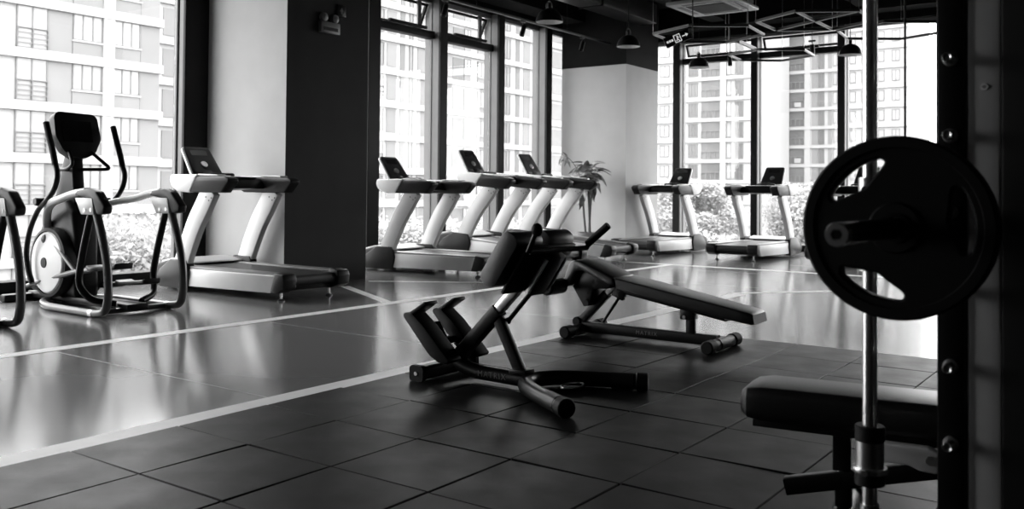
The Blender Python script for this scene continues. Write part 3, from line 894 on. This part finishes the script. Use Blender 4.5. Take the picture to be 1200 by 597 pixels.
def weight_plate():
    t = thing('weight_plate', 'large round black weight plate with three grip holes on the bar', 'weight plate', (2.225, .505, 1.0 + MATZ))
    RR = .2125
    cu = bpy.data.curves.new('plate', 'CURVE')
    cu.dimensions = '2D'
    cu.fill_mode = 'BOTH'
    cu.extrude = .016
    cu.bevel_depth = .006
    cu.bevel_resolution = 2

    def poly(pts):
        sp = cu.splines.new('POLY')
        sp.points.add(len(pts) - 1)
        for p, (x, y) in zip(sp.points, pts):
            p.co = (x, y, 0, 1)
        sp.use_cyclic_u = True
    poly([((RR - .012) * math.cos(2 * math.pi * k / 96), (RR - .012) * math.sin(2 * math.pi * k / 96)) for k in range(96)])
    poly([(.0315 * math.cos(2 * math.pi * k / 32), .0315 * math.sin(2 * math.pi * k / 32)) for k in range(32)])
    for a0 in (128, 248, 8):
        o, hw = [], 28.5
        ro, ri = RR * .81, RR * .535
        pts = [(ro, -hw + 3), (ro, -hw * .5), (ro, 0), (ro, hw * .5), (ro, hw - 3), (ro * .93, hw + 2), (ro * .84, hw + 1), (ri * 1.06, hw * .55), (ri * .95, 0), (ri * 1.06, -hw * .55), (ro * .84, -hw - 1), (ro * .93, -hw - 2)]
        q = [(r * math.cos(R(a0 + a)), r * math.sin(R(a0 + a)), 0) for r, a in pts]
        q = spline(q + q[:1], 4)
        poly([(p.x, p.y) for p in q[:-1]])
    ob = bpy.data.objects.new('plate', cu)
    COL.objects.link(ob)
    dg = bpy.context.evaluated_depsgraph_get()
    me = bpy.data.meshes.new_from_object(ob.evaluated_get(dg))
    bpy.data.objects.remove(ob)
    me.materials.clear(); me.materials.append(M['rubber'])
    # curve x -> -Y (right in the picture is -Y), curve y -> Z, curve z -> -X (towards the camera)
    body = link('plate_body', me, t)
    body.matrix_local = Matrix(((0, 0, -1), (-1, 0, 0), (0, 1, 0))).to_4x4()
    MB().lathe([(RR - .030, -.020), (RR - .026, -.027), (RR - .006, -.027), (RR, -.020), (RR, .020), (RR - .006, .027), (RR - .026, .027), (RR - .030, .020), (RR - .030, -.020)], (0, 0, 0), 'x', 96).build('rim', 'rubber', t)
    MB().lathe([(.034, -.020), (.034, -.028), (.055, -.028), (.060, -.022)], (0, 0, 0), 'x', 48).build('hub', 'rubber', t)
    MB().lathe([(.0255, -.026), (.0255, -.032), (.034, -.032), (.034, -.02)], (0, 0, 0), 'x', 40).build('bushing', 'blackmetal', t)
    return t


weight_plate()


# ------------------------------------------------------------------ plant
def plant():
    px, py = 14.0, 8.42
    t = thing('potted_plant', 'tall potted plant with drooping leaves beside the pale column', 'plant', (px, py, 0))
    MB().lathe([(.0, 0), (.15, 0), (.165, .02), (.20, .34), (.205, .36), (.19, .36), (.185, .32), (.0, .32)], (0, 0, 0), 'z', 28).build('pot', 'pot', t)
    MB().lathe([(.0, .30), (.184, .30), (.0, .325)], (0, 0, 0), 'z', 20).build('soil', 'soil', t)
    stems = [[(-.05, .02, .30), (-.09, .05, .8), (-.10, .06, 1.30)], [(.03, -.02, .30), (.02, 0, .8), (-.02, .0, 1.40)], [(.07, .03, .30), (.10, .02, .8), (.14, 0, 1.35)]]
    for s in stems:
        MB().tube(spline(s, 5), .02, 8).build('stem', 'stem', t)
    # one leaf mesh: long, folded, drooping
    lf = MB()
    rows = []
    for k in range(8):
        q = k / 7
        w = .042 * math.sin(math.pi * min(1, q * .92 + .08)) ** .8
        rows.append((q * .34, w, .10 * q - .22 * q * q))
    vs = [[lf.bm.verts.new((x, -w, z + .35 * w)), lf.bm.verts.new((x, 0, z)), lf.bm.verts.new((x, w, z + .35 * w))] and None for x, w, z in []]
    grid = []
    for x, w, z in rows:
        grid.append([lf.bm.verts.new((x, -w, z + .35 * w)), lf.bm.verts.new((x, 0, z)), lf.bm.verts.new((x, w, z + .35 * w))])
    for a, b in zip(grid, grid[1:]):
        for j in range(2):
            lf.bm.faces.new((a[j], a[j + 1], b[j + 1], b[j]))
    lm = lf.mesh('leaf', 'leaf', 60)
    rnd = random.Random(3)
    for s in stems:
        top = V(s[-1])
        for k in range(24):
            f = rnd.random()
            p = top + V((rnd.uniform(-.02, .02), rnd.uniform(-.02, .02), -.12 + .30 * f))
            sc_ = rnd.uniform(.75, 1.25)
            link('leaf', lm, t, p, (rnd.uniform(-.6, .6), R(85 - 115 * f + rnd.uniform(-25, 25)), rnd.uniform(0, 2 * math.pi)), (sc_, sc_, sc_))
    # a long arching shoot to the left
    sh = MB().tube(spline([(-.10, .06, 1.25), (-.14, .20, 1.55), (-.16, .34, 1.70), (-.17, .42, 1.74)], 5), .008, 6).build('shoot', 'stem', t)
    for k in range(9):
        link('leaf', lm, t, (-.16 + rnd.uniform(-.02, .02), .34 + rnd.uniform(-.06, .10), 1.70 + rnd.uniform(-.06, .06)), (rnd.uniform(-.5, .5), R(rnd.uniform(-60, 50)), rnd.uniform(0, 6.28)), (.6, .6, .6))
    return t


plant()


# ------------------------------------------------------------------ ceiling fixtures
def pendant(label, x, y):
    z = 3.30
    t = thing('pendant_lamp', label, 'lamp', (x, y, z), 0, 'black dome pendant lamps')
    MB().lathe([(.178, 0), (.181, .004), (.170, .055), (.140, .115), (.095, .155), (.045, .175), (.0, .178), ], (0, 0, 0), 'z', 32).build('shade', 'lampmetal', t)
    MB().lathe([(.174, .002), (.164, .052), (.134, .108), (.09, .145), (.0, .165)], (0, 0, 0), 'z', 32).build('shade_lining', 'white', t)
    MB().ball((0, 0, .09), .035).build('bulb', 'white', t)
    MB().cyl((0, 0, .17), (0, 0, .25), .028, 14).build('lamp_neck', 'lampmetal', t)
    MB().tube([(-.06, 0, .165), (-.075, 0, .22), (-.04, 0, .265), (0, 0, .28), (.04, 0, .265), (.075, 0, .22), (.06, 0, .165)], .008, 8, .03).build('hanger', 'alu', t)
    MB().cyl((0, 0, .24), (0, 0, ZC - z), .006, 6).build('cord', 'black', t)
    MB().cyl((0, 0, ZC - z - .03), (0, 0, ZC - z), .05, 14).build('ceiling_rose', 'lampmetal', t)


for lb, x, y in (('dome pendant lamp hanging over the inclined treadmills, nearest to the left windows', 9.82, 6.52), ('dome pendant lamp hanging in front of the dark column top', 12.15, 6.62), ('dome pendant lamp hanging before the first back window', 14.85, 6.68), ('dome pendant lamp hanging just left of the chrome rod', 14.78, 4.06)):
    pendant(lb, x, y)


def cassette():
    t = thing('air_conditioner', 'square white ceiling cassette air conditioner with grille', 'air conditioner', (11.6, 5.02, 3.62))
    MB().bb(-.475, .475, -.475, .475, 0, .05, .012).build('face_panel', 'steprail', t)
    MB().bb(-.42, .42, -.42, .42, .05, .32).build('body', 'darkgrey', t)
    g = MB().bb(-.27, .27, -.27, .27, -.006, .0).build('intake_grille', 'greyplastic', t)
    sl = MB()
    for k in range(-9, 10):
        sl.bb(-.26, .26, k * .027 - .004, k * .027 + .004, -.010, -.006)
    sl.build('grille_slat', 'greyplastic', g)
    for s in (-1, 1):
        MB().bb(-.28, .28, s * .36 - .035, s * .36 + .035, -.004, .0).build('air_slot', 'darkgrey', t)
        MB().bb(s * .36 - .035, s * .36 + .035, -.28, .28, -.004, .0).build('air_slot', 'darkgrey', t)
    for sx in (-1, 1):
        for sy in (-1, 1):
            MB().cyl((sx * .38, sy * .38, .3), (sx * .38, sy * .38, ZC - 3.62), .006, 6).build('hanger_rod', 'steel', t)


cassette()


def hexlight(label, cx, cy, rad, a0=5, spokes=(), zz=3.30):
    t = thing('hexagon_light', label, 'ceiling light', (cx, cy, zz), 0, 'hanging hexagon light frames')
    P = [V((rad * math.cos(R(a0 + 60 * k)), rad * math.sin(R(a0 + 60 * k)), 0)) for k in range(6)]
    segs = [(P[k], P[(k + 1) % 6]) for k in range(6)] + [(V((0, 0, 0)), P[k]) for k in spokes]
    for a, b in segs:
        o = MB().sweep([a, b], rrect(.024, .032, .003, 1), up=(0, 0, 1)).build('light_bar', 'alu', t)
        d = (b - a).normalized() * .03
        MB().sweep([a + d + V((0, 0, -.018)), b - d + V((0, 0, -.018))], rrect(.022, .004, .001, 1), up=(0, 0, 1)).build('diffuser', 'steprail', o)
    for k in (0, 2, 4):
        MB().cyl(P[k] + V((0, 0, .02)), P[k] + V((0, 0, ZC - zz - .01)), .003, 5).build('suspension_wire', 'steel', t)


hexlight('hexagon light frame below the ceiling cassette', 11.76, 5.15, .77)
hexlight('hexagon light frame with inner spokes, upper middle', 11.58, 3.62, .74, 0, (0, 1, 3, 4))
hexlight('hexagon light frame closest to the first back windows, hanging lowest', 14.10, 5.10, .68)
hexlight('hexagon light frame crossing behind the chrome rod', 12.85, 2.97, .75)
lt = thing('linear_light', 'straight light bar linking two hexagon light frames', 'ceiling light', (12.95, 5.06, 3.30))
MB().sweep([V((-.40, -.03, 0)), V((.44, .03, 0))], rrect(.034, .055, .004, 1), up=(0, 0, 1)).build('light_bar', 'alu', lt)
MB().cyl((0, 0, .02), (0, 0, ZC - 3.3), .003, 5).build('suspension_wire', 'steel', lt)

# track with spotlights along the left windows
tr = thing('lighting_track', 'thin black lighting track running along the left windows', 'lighting track', (9.5, 8.27, 3.80))
MB().bb(-5.0, 5.0, -.018, .018, 0, .035, .003).build('track_rail', 'lampmetal', tr)
for x in (-4, -1.5, 1.0, 3.5):
    MB().cyl((x, 0, .03), (x, 0, ZC - 3.80), .005, 6).build('drop_rod', 'lampmetal', tr)


def spot(label, x, y, z, tiltdeg, rz, drop=False):
    t = thing('spotlight', label, 'spotlight', (x, y, z), R(rz), 'small black track spotlights')
    MB().bb(-.06, .06, -.016, .016, -.03, 0, .003).build('adapter', 'black', t)
    MB().cyl((0, 0, -.03), (0, 0, -.09), .008, 8).build('stem', 'black', t)
    if drop:
        MB().cyl((0, 0, -.005), (0, 0, ZC - z), .006, 6).build('drop_rod', 'black', t)
    h = MB().lathe([(.0, .09), (.036, .085), (.040, .07), (.040, -.09), (.034, -.09), (.030, -.06), (.0, -.06)], (0, 0, 0), 'z', 18)
    h.rot(Matrix.Translation(V((0, 0, -.16))) @ Matrix.Rotation(R(tiltdeg), 4, 'Y')).build('spot_head', 'black', t)


spot('track spotlight in front of the second tilted vent window', 9.78, 8.27, 3.80, 20, 0)
spot('track spotlight before the third window, right of the vents', 11.70, 8.27, 3.80, 22, 0)
spot('track spotlight against the dark top of the pale column', 13.50, 8.27, 3.80, 25, 0)
spot('spotlight hanging before the first back window', 15.4, 6.33, 3.62, 4, 90, True)
spot('spotlight hanging before the second back window', 15.4, 4.86, 3.70, 4, 90, True)

# pipes at the ceiling
p = thing('ceiling_pipe', 'dark pipe running under the ceiling towards the back windows', 'pipe', (0, 0, 0))
MB().tube([(4, 1.9, 4.2), (16.7, 1.9, 4.2)], .05, 12).build('pipe_run', 'lampmetal', p)
for x in (6, 10, 14):
    MB().cyl((x, 1.9, 4.2), (x, 1.9, ZC), .008, 6).build('pipe_hanger', 'lampmetal', p)
p = thing('ceiling_duct', 'dark square duct under the ceiling parallel to the left windows', 'duct', (9, 7.8, 4.35))
MB().bb(-6, 6, -.22, .22, -.15, .2, .01).build('duct_body', 'lampmetal', p)
for x in (-4, 0, 4):
    MB().bb(x - .02, x + .02, -.24, .24, -.17, .22).build('duct_flange', 'lampmetal', p)
    MB().cyl((x + .05, 0, .2), (x + .05, 0, ZC - 4.35), .008, 6).build('duct_hanger', 'lampmetal', p)

# hanging exit sign, crooked on its pole
sg = thing('exit_sign', 'black hanging exit sign with running figure and arrow, tilted', 'sign', (10.73, 5.13, 3.09))
sg.rotation_euler = (0, R(-24), R(-54))
MB().bb(-.175, .175, -.012, .012, -.07, .07, .006).build('sign_board', 'black', sg)
pk = MB()
for x0, x1, z0, z1 in ((-.045, .045, .043, .052), (-.045, .045, -.052, -.043), (-.045, -.037, -.05, .05), (.037, .045, -.05, .05)):
    pk.bb(x0, x1, -.0150, -.012, z0, z1)
pk.build('door_pictogram', 'signwhite', sg)
fg = MB()
fg.box((.004, -.0135, .030), (.014, .003, .014), None)
fg.box((.0, -.0135, .006), (.012, .003, .036), (0, R(18), 0))
fg.box((-.013, -.0135, -.022), (.010, .003, .032), (0, R(52), 0))
fg.box((.010, -.0135, -.026), (.010, .003, .036), (0, R(-20), 0))
fg.box((.016, -.0135, .010), (.008, .003, .028), (0, R(-55), 0))
fg.build('running_figure', 'signwhite', sg)
ar = MB()
ar.bb(.065, .125, -.015, -.012, -.006, .006)
ar.prism([(.115, .026), (.15, 0), (.115, -.026), (.122, 0)], -.015, -.012, 'y')
ar.build('arrow', 'signwhite', sg)
lw = MB()
for k in range(3):
    lw.bb(-.15 + k * .032, -.126 + k * .032, -.015, -.012, -.014, .014)
lw.build('lettering', 'signwhite', sg)
pl = MB().cyl((.16, 0, .05), (.16, 0, 1.5), .008, 8).build('sign_pole', 'black', sg)
pl.rotation_euler = (0, R(24), 0)
pl.location = (.16 - .16 * math.cos(R(24)), 0, -.16 * math.sin(R(24)) * -1 * -1 + .0)

# twin-head emergency light on the dark column face
em = thing('emergency_light', 'small twin-head emergency light box on the dark column', 'emergency light', (7.30, 7.967, 2.99))
MB().bb(-.15, .15, -.055, 0, -.075, .06, .01).build('housing', 'steprail', em)
for s in (-1, 1):
    MB().lathe([(.0, 0), (.05, 0), (.055, -.01), (.05, -.045), (.02, -.06), (.0, -.06)], (s * .085, .0, .11), 'y', 20).rot(Matrix.Translation(V((0, -.0, 0)))).build('lamp_head', 'steprail', em)
    MB().cyl((s * .085, -.03, .05), (s * .085, -.03, .11), .012, 8).build('lamp_stem', 'greyplastic', em)
MB().bb(-.11, .11, -.058, -.055, -.045, -.005).build('indicator_strip', 'black', em)
es = thing('wall_sign', 'tiny square sign above the emergency light', 'sign', (7.50, 7.967, 3.22))
MB().bb(-.07, .07, -.02, 0, -.07, .07, .004).build('sign_plate', 'darkgrey', es)
MB().prism([(-.03, -.01), (0, .035), (.03, -.01), (.012, -.01), (.012, -.04), (-.012, -.04), (-.012, -.01)], -.022, -.020, 'y').build('arrow', 'print', es)


# ------------------------------------------------------------------ outside: ground, buildings, trees
GZ = -6.5
gr = MB().bb(-150, 400, -250, 300, GZ - .5, GZ).build('ground_outside', 'ground')
struct(gr)

WCACHE = {}


def win_mesh(w, h, mull, trans, dark, rail):
    key = (round(w, 2), round(h, 2), mull, trans, dark, rail)
    if key in WCACHE:
        return WCACHE[key]
    b = MB()
    ft = .07
    for x0, x1, z0, z1 in ((-w / 2, w / 2, 0, ft), (-w / 2, w / 2, h - ft, h), (-w / 2, -w / 2 + ft, 0, h), (w / 2 - ft, w / 2, 0, h)):
        b.bb(x0, x1, -.05, .05, z0, z1)
    for k in range(1, mull + 1):
        x = -w / 2 + w * k / (mull + 1)
        b.bb(x - .035, x + .035, -.045, .045, 0, h)
    if trans:
        b.bb(-w / 2, w / 2, -.045, .045, h * trans - .04, h * trans + .04)
    if rail:
        for k in range(1, 5):
            b.bb(-w / 2, w / 2, -.13, -.09, rail * k / 4 - .02, rail * k / 4 + .02)
        for k in range(0, 3):
            x = -w / 2 + .03 + (w - .06) * k / 2
            b.bb(x - .025, x + .025, -.13, -.08, 0, rail)
    fm = b.mesh('window', 'bframe')
    pm = MB().bb(-w / 2 + .03, w / 2 - .03, .0, .02, .03, h - .03).mesh('pane', 'bpanedark' if dark else 'bpane')
    WCACHE[key] = (fm, pm)
    return fm, pm


def building(name, label, loc, rotz, width, depth, z0, pitch, nfl, cols, bands=.45, corner=()):
    """facade along local x, facing local -y.  cols: (x0, x1, kind, sill, head, opts)"""
    t = thing(name, label, 'building', loc, rotz, None)
    H = nfl * pitch
    MB().bb(0, width, .12, depth, GZ - loc[2] if False else GZ, z0 + H + 1.0).build('wall', 'bwhite', t)
    for k in range(nfl + 1):
        zz = z0 + k * pitch
        MB().bb(-.12, width + .12, -.14, .2, zz - bands / 2, zz + bands / 2).build('floor_band', 'bwhite', t)
    edges = [c for c in cols]
    for (x0, x1, kind, sill, head, opt) in edges:
        for k in range(nfl):
            zb = z0 + k * pitch
            cx, w = (x0 + x1) / 2, x1 - x0
            if kind == 'win' or kind == 'dark':
                fm, pm = win_mesh(w, head - sill, opt.get('mull', 2), opt.get('trans', 0), kind == 'dark', opt.get('rail', 0))
                o = link('window', fm, t, (cx, .06, zb + sill))
                link('pane', pm, o)
                if opt.get('under'):
                    MB().bb(x0, x1, .02, .13, zb + bands / 2, zb + sill - .1).build('spandrel_panel', 'bgrey', t)
                    MB().bb(x0 - .05, x1 + .05, -.05, .13, zb + sill - .1, zb + sill).build('window_sill', 'bwhite', t)
            elif kind == 'panel':
                MB().bb(x0, x1, .06, .14, zb + sill, zb + head).build('wall_panel', opt.get('m', 'bgrey'), t)
            elif kind == 'balc':
                MB().bb(x0, x1, .08, .14, zb + sill, zb + head).build('balcony_shade', 'balc', t)  # flat panel, recess shade painted as a dark colour
                rb = MB()
                for q in range(0, 5):
                    x = x0 + .05 + (w - .1) * q / 4
                    rb.bb(x - .03, x + .03, -.04, .02, zb + sill, zb + sill + 1.0)
                rb.bb(x0, x1, -.05, .03, zb + sill + .96, zb + sill + 1.03)
                rb.build('railing', 'bgrey', t)
                if opt.get('unit') and k % 3 == opt['unit']:
                    MB().bb(cx - .1, cx + .8, -.1, .1, zb + sill + .1, zb + sill + .75).build('outdoor_unit', 'bwhite', t)
        if kind == 'pier':
            MB().bb(x0, x1, -.10, .15, GZ, z0 + H + 1.0).build('pier', 'bwhite', t)
    return t


# apartment block opposite the left windows
building('apartment_building', 'nearest white apartment block with grey panels behind the elliptical trainers', (14.0, 50.0, 0), 0, 18.2, 12, -5.85, 2.84, 7,
         [(1.2, 2.9, 'win', .3, 2.6, {'mull': 1, 'trans': .47, 'rail': 1.1}), (4.3, 6.0, 'win', 1.1, 2.6, {'mull': 2, 'under': 1}), (6.0, 7.3, 'panel', .3, 2.6, {}),
          (9.62, 11.33, 'win', .28, 2.62, {'mull': 1, 'trans': .47, 'rail': 1.1}), (11.36, 12.70, 'panel', .26, 2.62, {}), (12.72, 14.49, 'win', 1.10, 2.62, {'mull': 2, 'under': 1}),
          (14.49, 15.17, 'pier', 0, 0, {}), (15.17, 16.86, 'win', 1.10, 2.62, {'mull': 2, 'under': 1}), (16.90, 18.16, 'panel', .26, 2.62, {})], .52)
# paler, further block right of its corner
building('apartment_building', 'pale flat-fronted block strip right of the nearest apartment block', (36.0, 56.0, 0), 0, 7.0, 10, -5.85, 2.84, 7,
         [(.3, 1.7, 'panel', .5, 2.4, {}), (2.3, 3.6, 'panel', .5, 2.4, {}), (4.2, 6.4, 'panel', .5, 2.4, {})], .3)
# middle block seen through the windows between the columns
building('apartment_building', 'white apartment block seen through the three windows between the columns', (54.0, 55.0, 0), 0, 33.0, 12, -5.95, 2.90, 9,
         [(2.3, 3.0, 'dark', .5, 2.5, {'mull': 0}), (3.4, 4.6, 'panel', .5, 2.5, {}), (5.10, 5.70, 'panel', .3, 2.75, {'m': 'bmid'}), (6.25, 6.75, 'dark', .2, 2.75, {'mull': 0}), (7.4, 8.6, 'panel', .4, 2.6, {}),
          (11.0, 12.3, 'panel', .4, 2.5, {}), (12.4, 14.0, 'panel', .3, 2.4, {'m': 'bmid'}), (14.1, 15.1, 'win', 1.0, 2.45, {'mull': 1, 'under': 1}), (16.2, 17.4, 'win', .9, 2.4, {'mull': 1, 'under': 1}),
          (19.8, 20.3, 'panel', .4, 2.5, {}), (20.5, 21.7, 'dark', .4, 2.5, {'mull': 1}), (22.7, 23.4, 'panel', .2, 2.7, {'m': 'bmid'}), (24.1, 25.3, 'panel', .3, 2.6, {}), (26.2, 27.2, 'win', .6, 2.4, {'mull': 1}), (28.3, 32.0, 'panel', .5, 2.3, {'m': 'bgrey'})], .5)
# towers beyond the back windows (facing -X)
building('apartment_tower', 'tower with grey balcony recesses left of the second back mullion', (115.0, 62.0, 0), R(-90), 18.0, 14, -5.85, 2.80, 13,
         [(.6, 1.6, 'win', .9, 2.3, {'mull': 1}), (2.2, 3.4, 'win', .8, 2.3, {'mull': 1}), (4.4, 5.8, 'win', .7, 2.3, {'mull': 1}), (6.3, 7.4, 'panel', .5, 2.4, {}),
          (8.7, 10.1, 'dark', .5, 2.4, {'mull': 2}), (10.6, 13.4, 'balc', .32, 2.5, {}), (13.4, 14.2, 'pier', 0, 0, {}), (14.25, 15.5, 'win', .4, 2.4, {'mull': 1}), (15.6, 16.6, 'dark', .3, 2.4, {'mull': 1})], .42)
building('apartment_tower', 'tower with stacked grey balconies between the second and third back mullions', (130.0, 49.2, 0), R(-90), 21.0, 14, -5.70, 2.70, 17,
         [(.5, 1.4, 'win', .7, 2.2, {'mull': 1}), (2.3, 4.0, 'dark', .5, 2.3, {'mull': 2}), (4.4, 7.1, 'balc', .30, 2.4, {'unit': 1}), (7.1, 7.9, 'pier', 0, 0, {}), (8.1, 8.9, 'panel', .3, 2.4, {}), (9.0, 9.9, 'dark', .3, 2.4, {'mull': 1}),
          (10.4, 10.9, 'panel', .3, 2.4, {}), (11.1, 12.2, 'win', .6, 2.3, {'mull': 1}), (13.4, 14.2, 'win', .7, 2.2, {'mull': 0}), (15.0, 16.0, 'win', .7, 2.2, {'mull': 1}), (17.2, 18.0, 'win', .7, 2.2, {'mull': 0}), (19.0, 20.0, 'win', .7, 2.2, {'mull': 1})], .42)


def tree(label, x, y, ztop, rx, rz, nleaf, seed, ls=.34):
    rnd = random.Random(seed)
    t = thing('tree', label, 'tree', (x, y, GZ), 0, 'trees outside the windows')
    zc = ztop - rz - GZ
    MB().tube(spline([(0, 0, 0), (.1, .05, zc * .4), (0, 0, zc)], 4), .16, 8).build('trunk', 'bark', t)
    br = MB()
    for k in range(6):
        a = rnd.uniform(0, 6.28)
        br.tube([(0, 0, zc * .6), (rx * .5 * math.cos(a), rx * .5 * math.sin(a), zc + rnd.uniform(-.3, .3) * rz)], .06, 6)
    br.build('branch', 'bark', t)
    lumps = []
    for k in range(16):
        a, e = rnd.uniform(0, 6.28), rnd.uniform(-.6, 1.0)
        r = .62
        lumps.append((V((rx * r * math.cos(a) * math.cos(e), rx * r * math.sin(a) * math.cos(e), zc + rz * r * math.sin(e))), rnd.uniform(.32, .5)))
    verts, faces = [], []
    for i in range(nleaf):
        c, rl = lumps[rnd.randrange(len(lumps))]
        d = V((rnd.gauss(0, 1), rnd.gauss(0, 1), rnd.gauss(0, 1))).normalized() * (rnd.random() ** .4)
        p = c + V((d.x * rx * rl, d.y * rx * rl, d.z * rz * rl))
        u = V((rnd.gauss(0, 1), rnd.gauss(0, 1), rnd.gauss(0, 1))).normalized()
        w = u.orthogonal().normalized()
        s = ls * rnd.uniform(.6, 1.2)
        b = len(verts)
        verts += [p - u * s, p + w * s * .45, p + u * s, p - w * s * .45]
        faces.append((b, b + 1, b + 2, b + 3))
    me = bpy.data.meshes.new('crown')
    me.from_pydata([tuple(v) for v in verts], [], faces)
    me.materials.append(M['tree'])
    link('crown', me, t)


tree('leafy tree outside the window between the elliptical trainer rails', 13.2, 22.0, .75, 2.9, 2.6, 12800, 1, .11)
tree('leafy tree outside seen under the handrail of the level treadmill', 25.2, 24.0, .4, 2.7, 2.4, 12000, 2, .11)
tree('leafy tree outside between the level and the inclined treadmills', 32.0, 26.0, .1, 2.8, 2.3, 12000, 3, .11)
tree('low leafy tree outside behind the inclined treadmills', 38.5, 27.5, .2, 2.6, 2.2, 10400, 4, .11)
tree('round leafy tree outside between the two treadmills at the back windows', 62.0, 28.0, 2.5, 3.6, 3.0, 14400, 5, .15)
tree('pale low tree in front of the round tree outside the back windows', 48.0, 20.4, -.9, 2.8, 2.0, 11200, 6, .13)
tree('leafy tree outside just left of the round weight plate', 60.0, 19.0, 2.7, 4.2, 3.6, 15200, 7, .15)
tree('low tree outside at the foot of the tower, left back window', 51.0, 27.5, -.6, 2.4, 1.9, 9600, 8, .13)
